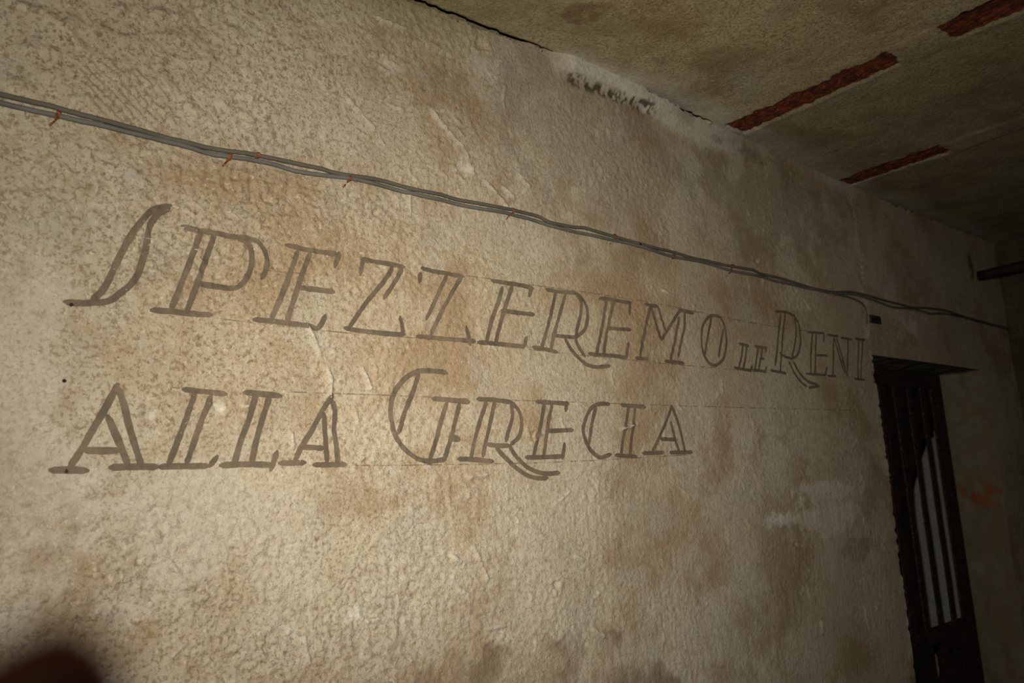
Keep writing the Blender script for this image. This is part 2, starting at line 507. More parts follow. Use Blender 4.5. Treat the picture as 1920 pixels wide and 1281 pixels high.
moss_dark = np.maximum(moss_dark, sm(-.0, -.004, Zr - (top[:, None] - .010) * 1.0) * 0)
rust = np.maximum(blob(1690, 555, .05, .07, 20, .5, 4) * .2, blob(1715, 640, .05, .03, 30, .5, 4) * .2)

# ---- wall_left mesh: room face, then the reveals of the doorway
V = np.stack([X, -H, Zr], -1).reshape(-1, 3)
q = quads_of(len(gx), len(gz))
cxq = V[q].mean(1)
q = q[~((cxq[:, 0] > DX0) & (cxq[:, 0] < DX1) & (cxq[:, 2] < DZ))]
verts = [V]; quads = [q]; base = len(V)


def strip(P, wd, n_deep, rough_amt, flip, seed):
    """a reveal that starts on the points P of the opening's rim and runs into the wall"""
    global base
    ys = np.linspace(0, 1, n_deep)
    G = np.repeat(P[:, None, :], n_deep, 1).copy()
    G[:, :, 1] = P[:, None, 1] * (1 - ys) + DD * ys
    nz = perlin(G[:, :, 2] * 14 + G[:, :, 0] * 14, G[:, :, 1] * 14, seed) * rough_amt * np.sin(ys * PI)[None]
    G[:, :, 0] += nz * wd[0]; G[:, :, 2] += nz * wd[2]
    quads.append(quads_of(len(P), n_deep, flip) + base)
    verts.append(G.reshape(-1, 3)); base += len(P) * n_deep


iL = int(np.argmin(abs(gx - DX0))); iR = int(np.argmin(abs(gx - DX1)))
kD = int(np.searchsorted(gz, DZ))
VV = V.reshape(len(gx), len(gz), 3)
strip(VV[iL, :kD + 1].copy(), (1, 0, 0), 24, .010, False, 101)
strip(VV[iR, :kD + 1].copy(), (1, 0, 0), 24, .012, True, 102)
strip(VV[iL:iR + 1, kD].copy(), (0, 0, 1), 16, .016, True, 103)
strip(VV[:, -1].copy(), (0, 0, 1), 3, 0, True, 104)          # top of the wall under the crack
Vall = np.concatenate(verts)
me = np_mesh('wall_left', Vall, np.concatenate(quads))
extra = len(Vall) - len(V)
Vx = Vall[len(V):]
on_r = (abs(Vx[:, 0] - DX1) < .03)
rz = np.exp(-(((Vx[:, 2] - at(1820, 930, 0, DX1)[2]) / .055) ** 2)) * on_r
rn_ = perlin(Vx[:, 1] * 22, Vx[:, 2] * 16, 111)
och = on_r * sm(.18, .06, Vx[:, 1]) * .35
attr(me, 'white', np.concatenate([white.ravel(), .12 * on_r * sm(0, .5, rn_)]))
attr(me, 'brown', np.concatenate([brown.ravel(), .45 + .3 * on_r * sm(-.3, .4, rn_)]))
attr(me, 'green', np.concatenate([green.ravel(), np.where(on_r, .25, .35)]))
attr(me, 'moss_dark', np.concatenate([moss_dark.ravel(), np.where(on_r, .38, .85)]))  # soffit, left jamb and wall top toned near-black, right jamb less
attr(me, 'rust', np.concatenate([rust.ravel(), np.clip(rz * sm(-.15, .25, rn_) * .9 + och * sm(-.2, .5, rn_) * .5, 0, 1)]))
attr(me, 'smooth', np.concatenate([np.interp(X, [.55, 1.1, 1.9], [0, .6, 1]).ravel(), np.ones(extra)]))
wall_left = link('wall_left', me, M_wall)
tag(wall_left, 'long plastered wall with the painted slogan and a doorway at its far end', kind='structure')

# ---- ceiling with slots where the plaster has fallen off the beams
BX1, BW1, BX2, BW2 = 2.212, .050, 2.992, .048
cx_ = grid_lines((XF, .5, .08), (.5, 1.9, .012), (1.9, 3.3, .0065), (3.3, XE + .05, .014))
cy_ = grid_lines((YR - .08, -1.5, .08), (-1.5, .03, .0065), (.03, DD - .01, .06))
CX, CY = np.meshgrid(cx_, cy_, indexing='ij')
hc = perlin(CX * 2, CY * 2, 201) * .007 + perlin(CX * 7, CY * 7, 202) * .003 + perlin(CX * 26, CY * 26, 203) * .0013 + perlin(CX * 55, CY * 60, 204) * .0008
CZ = ceil_z(CX) + hc
edge_n = .016 * perlin(CX * 0 + CY * 14, CY * 0 + CX * 3, 211) + .010 * perlin(CX * 50, CY * 45, 212)


def slot(bx, bw, y0, y1):
    e = edge_n * np.where(CX < bx, 1.0, .35)
    a = sm(bw + .004, bw - .004, abs(CX - bx) + e)
    return a * sm(y0 - .006, y0 + .006, CY + edge_n * 1.5) * sm(y1 + .006, y1 - .006, CY + edge_n * .4)


slots = np.maximum.reduce([slot(BX1, BW1, -.565, -.025), slot(BX1, BW1, -1.32, -.72), slot(BX2, BW2, -.40, .0)])
# plaster still hanging on the beams stands a little proud
hang = np.maximum(sm(.075, .05, abs(CX - BX1)) * sm(-.57, -.62, CY) * sm(-.74, -.68, CY),
                  sm(.07, .045, abs(CX - BX2)) * sm(-.39, -.43, CY))
CZ = CZ - hang * .004 + slots * .045
# open crack between ceiling and wall
CZ += sm(-.003, .004, CY + .008 * perlin(CX * 30, CY * 0 + .7, 213)) * np.interp(CX, [XF, 1.3, 1.42, 1.66, 1.74, 2.10, 2.13, 4], [.06, .05, 0, 0, .05, .05, 0, 0])
# unseen rear edge folded down, added to keep sky light out of the crack
CZ[:, -1] -= .16
V = np.stack([CX, CY, CZ], -1).reshape(-1, 3)
me = np_mesh('ceiling', V, quads_of(len(cx_), len(cy_), True))
nw = perlin(CX * 9, CY * 9, 221)
near = sm(-.14, -.01, CY + .05 * perlin(CX * 7, CY * 7, 222))
attr(me, 'white', (np.maximum(near * sm(1.3, 1.5, CX) * .7, hang * (CX > 2.6) * .25)).ravel())
attr(me, 'brown', np.maximum(sm(.1, .5, nw) * .25 * sm(2.3, 1.6, CX), sm(.10, .06, abs(CX - BX1)) * .2).ravel())
attr(me, 'green', (sm(2.0, .9, CX) * .45 * sm(-.3, .3, perlin(CX * 4, CY * 4, 223))).ravel())
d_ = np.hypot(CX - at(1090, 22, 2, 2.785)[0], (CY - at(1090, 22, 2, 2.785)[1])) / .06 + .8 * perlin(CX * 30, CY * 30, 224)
attr(me, 'moss_dark', (sm(1.0, .4, d_) * .45 + .5 * slots + sm(BX1 - .03, BX1 + .06, CX) * (.36 + .12 * nw)).clip(0, .8).ravel())  # one spot, the bared slots and bays past the nearer beam toned darker
attr(me, 'rust', (sm(1.1, .3, d_) * .25).ravel())
ceiling = link('ceiling', me, M_ceil)
tag(ceiling, 'stained olive plaster ceiling with fallen strips baring two rusted beams', kind='structure')


def beam(bx, fw, label):
    """I-beam across the room: rust-scaled lower flange, web, upper flange"""
    bm = bmesh.new()
    ys = np.arange(YR, .10, .012)
    xs = np.linspace(-fw, fw, 13)
    zb = float(ceil_z(bx)) + .007
    rows = []
    for y in ys:
        rows.append([bm.verts.new((bx + x, y, zb + .004 * float(perlin(x * 60 + bx * 9, y * 45, 301)) + .003 * float(perlin(x * 150, y * 120, 302)))) for x in xs])
    for a, b in zip(rows[:-1], rows[1:]):
        for k in range(len(xs) - 1):
            bm.faces.new((a[k], a[k + 1], b[k + 1], b[k]))
    box(bm, bx - fw, bx + fw, YR, .10, zb + .012, zb + .02)
    box(bm, bx - .004, bx + .004, YR, .10, zb + .02, zb + .13)
    box(bm, bx - fw, bx + fw, YR, .10, zb + .13, zb + .138)
    o = from_bm('steel_beam', bm, M_rust)
    return tag(o, label, 'beam')


beam(BX1, .056, 'longer exposed rusted steel beam in the ceiling, bared in two stretches, nearer the camera')
beam(BX2, .054, 'shorter exposed rusted steel beam in the ceiling, farther away, bared only beside the wall')

# ---- end wall, opposite wall, floor


def rough_panel(name, u, v, fn, mat, amp, flip, label, dark_fn=None):
    U, W_ = np.meshgrid(u, v, indexing='ij')
    h = (perlin(U * 3, W_ * 3, 401) * .008 + perlin(U * 12, W_ * 12, 402) * .003 + perlin(U * 35, W_ * 35, 403) * .001) * amp
    V = fn(U, W_, h).reshape(-1, 3)
    me = np_mesh(name, V, quads_of(len(u), len(v), flip))
    z = np.zeros(U.shape)
    for a in ('white', 'brown', 'green', 'moss_dark', 'rust'):
        arr = z
        if a == 'moss_dark' and dark_fn is not None:
            arr = dark_fn(U, W_)
        attr(me, a, arr)
    o = link(name, me, mat)
    return tag(o, label, kind='structure')


def st(*a):
    return np.stack(np.broadcast_arrays(*a), -1)


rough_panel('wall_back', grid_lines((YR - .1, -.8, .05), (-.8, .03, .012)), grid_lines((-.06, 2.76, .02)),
            lambda u, w, h: st(XE - h, u, w), M_end, 1, True, 'dark end wall at the right edge beyond the doorway',
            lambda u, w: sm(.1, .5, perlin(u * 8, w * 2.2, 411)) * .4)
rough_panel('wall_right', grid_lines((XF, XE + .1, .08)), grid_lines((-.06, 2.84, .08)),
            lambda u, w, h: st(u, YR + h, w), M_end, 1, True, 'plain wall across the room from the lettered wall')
rough_panel('floor', grid_lines((XF, XE + .1, .1)), grid_lines((YR - .1, .3, .1)),
            lambda u, w, h: st(u, w, h * .4), M_floor, 1, False, 'bare concrete floor')

# ---- the passage seen through the gate
PX0, PX1, PY1 = 2.6, 5.3, 1.75
rough_panel('wall_passage', grid_lines((DD, PY1, .05)), grid_lines((0, 2.5, .05)),
            lambda u, w, h: st(PX1 - h, u, w), M_back, .6, True, 'pale grey passage wall glimpsed through the gate bars')
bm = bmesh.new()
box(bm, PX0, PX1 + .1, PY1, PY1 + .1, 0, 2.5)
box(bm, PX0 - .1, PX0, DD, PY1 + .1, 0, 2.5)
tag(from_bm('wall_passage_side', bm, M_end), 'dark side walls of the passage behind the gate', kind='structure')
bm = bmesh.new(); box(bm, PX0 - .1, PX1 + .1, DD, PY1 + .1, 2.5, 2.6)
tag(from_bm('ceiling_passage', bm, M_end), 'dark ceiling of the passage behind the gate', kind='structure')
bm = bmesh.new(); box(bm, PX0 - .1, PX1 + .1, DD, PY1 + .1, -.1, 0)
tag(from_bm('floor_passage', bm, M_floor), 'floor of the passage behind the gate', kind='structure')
# back face of the lettered wall towards the passage, beside and above the doorway
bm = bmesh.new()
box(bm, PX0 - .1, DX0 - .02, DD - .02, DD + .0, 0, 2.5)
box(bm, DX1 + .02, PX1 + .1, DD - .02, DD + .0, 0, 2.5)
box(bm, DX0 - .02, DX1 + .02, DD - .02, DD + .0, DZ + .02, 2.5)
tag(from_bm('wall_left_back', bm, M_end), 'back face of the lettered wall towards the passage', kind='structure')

# ------------------------------------------------------------------ painted slogan


def ribbon(bm, pts_px, w, lift=.0009):
    p = catmull([wxz(*q) for q in pts_px], .0045)
    for e_, o_ in ((0, 1), (-1, -2)):            # the brush reaches a little past its path
        v_ = p[e_] - p[o_]
        p[e_] = p[e_] + v_ / (np.linalg.norm(v_) + 1e-9) * w * .3
    n = len(p)
    tan = np.gradient(p, axis=0)
    tan /= np.linalg.norm(tan, axis=1)[:, None] + 1e-9
    nor = np.stack([-tan[:, 1], tan[:, 0]], 1)
    s = np.concatenate([[0], np.cumsum(np.linalg.norm(np.diff(p, axis=0), axis=1))])
    # brush: rounded ends, slightly uneven width
    end = np.minimum(s, s[-1] - s) / (w * .5)
    prof = np.where(end < 1, np.sqrt(np.clip(1 - (1 - end) ** 2, .12, 1)), 1)
    wid = w * .545 * prof * (1 + .14 * perlin(s * 40 + p[0, 0] * 31, s * 0 + p[0, 1] * 17, 501))
    prev = None
    for i in range(n):
        row = []
        for f in (-1, -.5, 0, .5, 1):
            x, z = p[i] + nor[i] * wid[i] * f
            if abs(f) == 1:
                e_ = .0007 * float(perlin(x * 300, z * 300, 502)); x += nor[i][0] * e_; z += nor[i][1] * e_
            row.append(bm.verts.new((x, -float(hgt(x, z)) - lift, z)))
        if prev:
            for k in range(4):
                fc = bm.faces.new((prev[k], prev[k + 1], row[k + 1], row[k])); fc.smooth = True
        prev = row


CR = {'A': (90, 370, 4.7975), 'B': (460, 430, 4.7975), 'C': (780, 480, 4.7975), 'D': (1100, 530, 6.4), 'E': (1360, 560, 6.4),
      'F': (90, 690, 4.7975), 'G': (400, 680, 4.7975), 'H': (700, 670, 4.7975), 'I': (960, 710, 5.3333)}
# each letter: reference window, brush width, strokes
ROW1 = [
    ('A', .0105, [[(1100, 75), (1030, 88), (970, 102), (900, 150), (820, 240), (740, 350), (670, 480), (600, 620), (530, 770), (470, 860), (390, 930)],
                  [(1085, 98), (1040, 125), (975, 165), (915, 260), (890, 360), (880, 440), (850, 550), (800, 700), (730, 800), (640, 870), (560, 930), (470, 950), (380, 955), (250, 955), (150, 940)],
                  [(1060, 100), (1000, 112), (950, 150)]]),
    ('A', .0105, [[(1210, 260), (1270, 285), (1350, 300), (1500, 325), (1610, 345), (1700, 362)],
                  [(1370, 310), (1290, 540), (1190, 790), (1100, 1010)], [(1495, 340), (1430, 520), (1340, 770), (1240, 1040)],
                  [(925, 1020), (1080, 1030), (1280, 1050), (1460, 1062)],
                  [(1690, 370), (1790, 400), (1830, 470), (1832, 600), (1790, 720), (1720, 800), (1640, 820), (1500, 805), (1330, 780)],
                  [(1650, 352), (1750, 360), (1855, 386), (1915, 432), (1955, 500), (1970, 580), (1960, 655), (1925, 728)]]),
    ('B', .0105, [[(370, 140), (450, 160), (600, 190), (825, 222)], [(845, 210), (835, 250), (805, 335)],
                  [(470, 200), (400, 410), (340, 560), (230, 810)], [(585, 210), (520, 380), (460, 560), (370, 830)],
                  [(480, 525), (600, 537), (800, 562)], [(75, 815), (250, 830), (400, 850), (560, 870), (650, 900)], [(645, 902), (690, 840), (720, 775)]]),
    ('B', .0098, [[(1050, 265), (1150, 285), (1300, 310), (1440, 335)], [(1062, 280), (1040, 405)],
                  [(1330, 340), (1250, 470), (1100, 650), (940, 880)], [(1420, 350), (1350, 470), (1250, 620)],
                  [(895, 885), (1000, 905), (1200, 930), (1435, 945)], [(1425, 940), (1415, 860), (1400, 785)]]),
    ('C', .0100, [[(60, 105), (150, 130), (300, 155), (435, 180)], [(50, 150), (35, 235)], [(290, 170), (240, 270), (170, 420), (100, 565)],
                  [(420, 185), (340, 320), (250, 480), (140, 700)], [(15, 722), (150, 732), (300, 747), (540, 765)], [(465, 635), (480, 720), (492, 795)]]),
    ('C', .0105, [[(690, 220), (850, 245), (960, 265), (1055, 288)], [(1045, 285), (1020, 360)], [(785, 280), (740, 430), (680, 600), (640, 770)],
                  [(870, 275), (820, 420), (770, 580), (720, 780)], [(775, 490), (900, 507), (1065, 525)], [(565, 775), (750, 792), (975, 815)], [(970, 820), (1000, 730)]]),
    ('C', .0100, [[(1175, 300), (1280, 320), (1440, 335)], [(1260, 330), (1215, 530), (1170, 700), (1130, 830)], [(1345, 345), (1290, 540), (1240, 720), (1215, 845)],
                  [(1055, 820), (1150, 835), (1270, 866)], [(1440, 345), (1480, 420), (1475, 520), (1450, 640), (1430, 735)],
                  [(1435, 333), (1500, 400), (1535, 500), (1530, 610), (1500, 680), (1430, 732)], [(1240, 712), (1330, 725), (1440, 735)],
                  [(1340, 745), (1400, 850), (1480, 940), (1560, 990), (1650, 1000), (1735, 990)], [(1430, 735), (1460, 820), (1515, 905)]]),
    ('D', .0100, [[(150, 190), (270, 200), (400, 225), (525, 245)], [(515, 240), (505, 380)], [(240, 205), (190, 470), (140, 700), (110, 870)],
                  [(320, 215), (260, 480), (210, 720), (190, 880)], [(245, 550), (380, 560), (515, 570)], [(20, 855), (150, 870), (300, 880), (460, 902)], [(460, 905), (487, 725)]]),
    ('D', .0100, [[(685, 260), (760, 280), (835, 290)], [(745, 295), (690, 560), (640, 780), (620, 900)], [(570, 910), (640, 915), (715, 920)],
                  [(755, 300), (820, 500), (870, 660), (892, 685)], [(835, 290), (880, 430), (940, 590)], [(892, 680), (960, 570), (1040, 430), (1110, 325)],
                  [(1085, 310), (1150, 345), (1265, 372)], [(1090, 420), (1050, 680), (1000, 930)], [(1160, 365), (1150, 560), (1120, 720), (1095, 890)],
                  [(930, 945), (1060, 957), (1160, 970)]]),
    ('D', .0098, [[(1520, 395), (1590, 420), (1640, 500), (1670, 640), (1670, 780), (1640, 910), (1580, 975), (1530, 995), (1470, 970), (1410, 890), (1375, 780), (1365, 650), (1380, 530), (1420, 450), (1470, 405), (1530, 395)],
                  [(1490, 415), (1460, 560), (1430, 720), (1410, 870)], [(1635, 560), (1605, 720), (1580, 890)]]),
    ('E', .0092, [[(165, 540), (285, 570)], [(210, 555), (190, 700), (160, 830)], [(260, 570), (240, 700), (215, 840)], [(105, 828), (220, 850), (315, 865)], [(330, 800), (300, 862)]]),
    ('E', .0092, [[(362, 570), (505, 592)], [(500, 590), (490, 640)], [(400, 585), (380, 720), (360, 855)], [(450, 595), (430, 720), (405, 865)], [(420, 720), (472, 722)],
                  [(328, 855), (495, 872)], [(490, 870), (497, 815)]]),
    ('E', .0092, [[(615, 150), (740, 160), (845, 207)], [(680, 175), (650, 400), (630, 600), (600, 800)], [(730, 180), (700, 430), (680, 650), (660, 875)], [(550, 860), (725, 897)],
                  [(845, 215), (860, 400), (840, 560), (810, 700)], [(840, 205), (890, 300), (910, 440), (900, 600), (860, 690), (805, 712)], [(660, 650), (710, 690), (805, 720)],
                  [(770, 755), (830, 890), (900, 990), (975, 1052)], [(820, 750), (890, 880), (990, 990), (1105, 1037)], [(1000, 1070), (1125, 1050)]]),
    ('E', .0085, [[(1000, 400), (1185, 415)], [(1182, 415), (1180, 525)], [(1050, 420), (1035, 650), (1030, 900)], [(1095, 430), (1085, 660), (1080, 900)], [(1095, 680), (1220, 685)],
                  [(975, 900), (1200, 920)], [(1200, 925), (1212, 825)]]),
    ('E', .0085, [[(1225, 435), (1355, 452)], [(1300, 450), (1290, 700), (1280, 935)], [(1225, 930), (1315, 932)], [(1330, 470), (1390, 680), (1440, 890)], [(1305, 480), (1370, 720), (1425, 900)],
                  [(1385, 470), (1515, 492)], [(1470, 485), (1465, 700), (1450, 930)]]),
    ('E', .0085, [[(1555, 480), (1675, 497)], [(1600, 490), (1590, 720), (1585, 965)], [(1645, 500), (1630, 750), (1620, 965)], [(1540, 965), (1665, 977)]]),
]
ROW2 = [
    ('F', .0108, [[(625, 150), (590, 220), (500, 390), (400, 560), (310, 720), (195, 895)], [(630, 185), (680, 330), (720, 500), (780, 700), (840, 885)],
                  [(535, 435), (590, 560), (650, 700), (720, 875)], [(325, 740), (450, 745), (645, 745)], [(25, 920), (180, 917), (355, 925)], [(560, 895), (770, 890), (985, 890)]]),
    ('F', .0100, [[(1212, 195), (1400, 215), (1595, 237)], [(1320, 220), (1260, 400), (1170, 640), (1080, 875)], [(1465, 250), (1390, 440), (1320, 640), (1245, 860)],
                  [(1000, 890), (1200, 885), (1440, 882)], [(1455, 885), (1520, 795)]]),
    ('G', .0108, [[(275, 270), (400, 282), (605, 302)], [(375, 290), (320, 500), (240, 720), (190, 915)], [(500, 310), (430, 530), (380, 720), (345, 905)],
                  [(65, 925), (300, 915), (530, 920)], [(518, 965), (572, 805)]]),
    ('G', .0102, [[(1075, 290), (980, 440), (880, 620), (780, 780), (735, 890)], [(790, 760), (1000, 770)], [(1000, 460), (1010, 640), (1025, 895)],
                  [(1075, 340), (1100, 440), (1090, 600), (1110, 740), (1125, 905)], [(595, 905), (825, 900)], [(905, 920), (1195, 917)]]),
    ('H', .0108, [[(670, 142), (600, 125), (450, 120), (360, 145), (270, 210), (200, 310), (165, 430), (165, 540), (190, 660), (240, 760), (320, 850), (420, 920), (520, 935), (645, 920)],
                  [(420, 140), (360, 320), (290, 500), (235, 680)], [(545, 370), (700, 385), (865, 402)], [(670, 410), (620, 560), (570, 740), (510, 920)],
                  [(780, 420), (740, 580), (700, 730), (640, 920)], [(700, 735), (775, 742)], [(705, 715), (772, 730)]]),
    ('H', .0106, [[(940, 375), (1100, 385), (1240, 405)], [(1020, 400), (960, 580), (910, 750), (880, 900)], [(1095, 400), (1050, 600), (1010, 770), (985, 890)],
                  [(765, 915), (900, 920), (1075, 937)], [(1240, 415), (1250, 540), (1210, 680), (1190, 755)], [(1238, 402), (1310, 490), (1330, 600), (1310, 710), (1235, 785)],
                  [(1025, 785), (1120, 795), (1220, 795)], [(1100, 810), (1190, 910), (1300, 1010), (1400, 1070), (1500, 1090), (1570, 1085)],
                  [(1220, 795), (1270, 880), (1370, 980), (1470, 1030), (1560, 1047), (1675, 1040)]]),
    ('H', .0106, [[(1460, 400), (1600, 410), (1745, 420)], [(1730, 405), (1720, 485)], [(1530, 420), (1500, 600), (1470, 740), (1440, 890)], [(1600, 425), (1570, 560), (1550, 720), (1530, 900)],
                  [(1565, 665), (1785, 655)], [(1370, 900), (1500, 900), (1700, 892)], [(1700, 910), (1715, 775)]]),
    ('I', .0106, [[(965, 255), (860, 257), (780, 300), (730, 390), (700, 500), (720, 600), (760, 690), (820, 760), (880, 790), (980, 758)], [(830, 275), (790, 440), (762, 650)]]),
    ('I', .0104, [[(1085, 265), (1325, 287)], [(1160, 280), (1140, 430), (1110, 600), (1085, 770)], [(1225, 290), (1210, 480), (1190, 640), (1180, 780)], [(1025, 768), (1245, 780)]]),
    ('I', .0104, [[(1600, 270), (1540, 440), (1470, 600), (1410, 725)], [(1605, 290), (1670, 450), (1710, 580), (1745, 725)], [(1590, 430), (1640, 600), (1685, 730)],
                  [(1485, 603), (1645, 610)], [(1315, 745), (1525, 740)], [(1590, 740), (1815, 735)]]),
]


def inscription(rows, guides, label):
    root = empty('painted_inscription', (wxz(300, 600)[0], 0, wxz(300, 600)[1]))
    tag(root, label, 'inscription')
    off = -np.array(root.location)
    for win, w, strokes in rows:
        x0, y0, s = CR[win]
        bm = bmesh.new()
        for k, stroke in enumerate(strokes):
            ribbon(bm, [(x0 + a / s, y0 + b / s) for a, b in stroke], w, .0009 + .00006 * k)
        bmesh.ops.translate(bm, verts=bm.verts[:], vec=Vector(off))
        from_bm('painted_letter', bm, M_paint, root)
    for g in guides:
        bm = bmesh.new()
        ribbon(bm, g, .0024, .0006)
        bmesh.ops.translate(bm, verts=bm.verts[:], vec=Vector(off))
        from_bm('guide_line', bm, M_line, root)
    return root


inscription(ROW1, [[(500, 507), (580, 514)], [(872, 515), (1040, 540), (1180, 561), (1330, 590), (1450, 611), (1560, 627)],
                   [(400, 597), (606, 620), (860, 640), (1010, 657), (1170, 675), (1360, 692), (1440, 699)]],
            'upper line of brown slab-serif lettering on the wall, reading SPEZZEREMO LE RENI')
inscription(ROW2, [[(300, 726), (345, 729)], [(542, 735), (725, 741), (1000, 752), (1279, 761), (1600, 770)],
                   [(405, 872), (650, 873), (850, 871), (1060, 866), (1290, 853)]],
            'lower line of brown slab-serif lettering on the wall, reading ALLA GRECIA')

# ------------------------------------------------------------------ cables and their wire clips


def z3(pts, x0, y0, s):
    return [(x0 + a / s, y0 + b / s) for a, b in pts]


UP = (z3([(-60, 530), (0, 545), (200, 592), (450, 658), (700, 722), (950, 790), (1200, 845), (1430, 875), (1600, 908), (1750, 940)], 0, 0, 3)
      + z3([(0, 983), (200, 1013), (400, 1067), (560, 1098)], 640, 0, 3)
      + z3([(0, 115), (200, 152), (400, 190), (520, 215), (700, 255), (780, 278), (850, 318), (1000, 350), (1100, 367), (1180, 372), (1300, 410), (1430, 450), (1600, 500), (1670, 520)], 850, 350, 4.8)
      + z3([(0, 90), (150, 130), (300, 165), (450, 210), (600, 240), (800, 285), (1020, 320), (1080, 350), (1270, 395), (1400, 435), (1550, 485), (1720, 518), (1850, 518)], 1200, 440, 4.8)
      + z3([(430, 587), (560, 615), (700, 655), (850, 690), (950, 718), (1050, 722), (1230, 742), (1400, 790), (1600, 850), (1800, 908), (1860, 925)], 1500, 420, 4.571))
LO = (z3([(-60, 575), (0, 592), (200, 640), (450, 695), (750, 762), (1000, 822), (1200, 876), (1400, 900), (1550, 930), (1650, 962), (1780, 983)], 0, 0, 3)
      + z3([(60, 1008), (200, 1040), (350, 1083), (560, 1128)], 640, 0, 3)
      + z3([(0, 157), (200, 197), (450, 237), (560, 266), (700, 300), (850, 347), (1000, 385), (1100, 411), (1250, 441), (1400, 480), (1550, 512), (1670, 545)], 850, 350, 4.8)
      + z3([(0, 112), (130, 155), (280, 203), (430, 228), (600, 262), (800, 325), (1000, 360), (1120, 385), (1200, 415), (1290, 433), (1450, 472), (1600, 504), (1720, 530), (1830, 536)], 1200, 440, 4.8)
      + z3([(470, 612), (580, 645), (680, 680), (790, 715), (900, 724), (1000, 738), (1100, 770), (1240, 772), (1400, 800), (1600, 858), (1800, 916), (1860, 933)], 1500, 420, 4.571))
BR = z3([(240, 592), (320, 612), (430, 640), (510, 682), (545, 725), (558, 770), (560, 855)], 1500, 420, 4.571)


def cable(pts, r, label, mat, out=0., group=None):
    p = catmull([wxz(*q) for q in pts], .02)
    h = hgt(p[:, 0], p[:, 1])
    hs = np.convolve(np.pad(h, 4, 'edge'), np.ones(9) / 9, 'valid')
    path = [(x, -max(a, b) - r - .0008 - out, z) for (x, z), a, b in zip(p, h, hs)]
    o = from_bm('electric_cable', tube(path, r, 10), mat)
    tag(o, label, 'cable', group)
    return p


cable(UP, .0046, 'upper of the two cables running the length of the wall above the lettering, olive grey', M_cable)
cable(LO, .0045, 'lower of the two cables running the length of the wall above the lettering, plain grey', M_cable_grey, .0006)
cable(BR, .0036, 'short thin cable branching down from the long pair beside the doorway', M_cable, .003)

CLIPS = [(106, 221, 1, 'rusty wire clip at the far left end of the lower grey cable'),
         (428, 296, 1, 'rusty wire clip with a tail bent down, on the lower cable above letter P'),
         (482, 292, 1, 'rusty wire clip without a tail, gripping only the upper cable above the first letter E'),
         (653, 336, 1, 'rusty wire clip on the lower cable right above the first letter Z'),
         (957, 398, 2, 'red rusty wire clip tied round both cables above the second letter E'),
         (1149, 446, 2, 'yellowish rusty wire clip tied round both cables above the third letter E'),
         (1260, 482, 1, 'dark rusty wire clip under the lower cable above letters M and O'),
         (1371, 500, 1, 'rusty clip on the upper cable, right above another clip, over the word LE'),
         (1366, 509, 1, 'rusty clip on the lower cable, right below another clip, over the word LE'),
         (1469, 529, 1, 'dark clip under the cables just above the tall letter R of RENI'),
         (1563, 552, 1, 'dark clip where the short cable branches off near the doorway')]
for (px, py, nc, lab) in CLIPS:
    x, z = wxz(px, py)
    h = float(hgt(x, z))
    sx = .0076 if nc == 1 else .0125        # half height of the loop
    up = Vector((.25, 0, 1)).normalized() if nc == 1 else Vector((.45, 0, .9)).normalized()
    loop = []
    for k in range(13):
        a = -.25 + (PI + .5) * k / 12
        loop.append(Vector((x, -h + .002 - math.sin(a) * .0158, z)) + up * (math.cos(a) * sx))
    tail = lab.find('without') < 0
    if tail:
        e = loop[-1]
        loop += [e + Vector((-.002, -.004, -.003)), e + Vector((-.006, -.006, -.009)), e + Vector((-.009, -.004, -.013 if nc == 1 else -.010))]
    bm = tube(loop, .0019, 6)
    # flat strap over the cable
    prev = None
    for k in range(2, 11):
        p = loop[k] + Vector((0, -.0012, 0))
        row = [bm.verts.new(p + Vector((d, 0, 0))) for d in (-.0036, .0036)]
        if prev:
            bm.faces.new((prev[0], prev[1], row[1], row[0]))
        prev = row
    tag(from_bm('cable_clip', bm, M_wire, smooth=True), lab, 'cable clip')

# small plate and nails
x0, z0 = wxz(1629, 590); x1, z1 = wxz(1651, 609)
bm = box(bmesh.new(), x0, x1, -float(hgt(x0, z0)) - .005, .004, z1, z0)
bmesh.ops.bevel(bm, geom=bm.edges[:], offset=.0015, segments=1, affect='EDGES')
tag(from_bm('junction_box', bm, M_plate), 'small dark square junction box on the wall above the doorway', 'junction box')
for px, py, lab in ((134, 573, 'rusty nail stub in the foot of the big letter S'),
                    (125, 884, 'rusty nail stub in the left foot of the first letter A of ALLA'),
                    (121, 715, 'rusty nail stub in bare plaster between the two lines at far left')):
    x, z = wxz(px, py); h = float(hgt(x, z))
    bm = tube([(x, -h + .012, z), (x - .001, -h - .003, z), (x - .001, -h - .0045, z + .0005)], [.0022, .0024, .0033], 8)
    tag(from_bm('rusty_nail', bm, M_iron), lab, 'nail')

# iron rod from the wall across the room, close to the end wall
xr, zr = wxz(1822, 520)
path = [(xr + .1 + .006 * math.sin(i * .7), .06 - i * .14, zr + .018 + .012 * math.sin(i * .33)) for i in range(21)]
path[-1] = (path[-1][0], YR - .03, path[-1][2])
bm = tube(path, .026, 12)
tag(from_bm('iron_rod', bm, M_sheet, smooth=True), 'dark iron rod sticking out of the wall under the ceiling in the far corner', 'rod')

# ------------------------------------------------------------------ rusty gate in the doorway
YG = .19
gate = empty('iron_gate', (4.05, YG, 0))
tag(gate, 'rusted iron bar gate with torn sheet metal set in the dark doorway', 'gate')
GO = Vector((-4.05, -YG, 0))


def gpart(name, bm, mat, bevel=.004):
    if bevel:
        bmesh.ops.bevel(bm, geom=bm.edges[:], offset=bevel, segments=1, affect='EDGES')
    bmesh.ops.translate(bm, verts=bm.verts[:], vec=GO)
    return from_bm(name, bm, mat, gate)


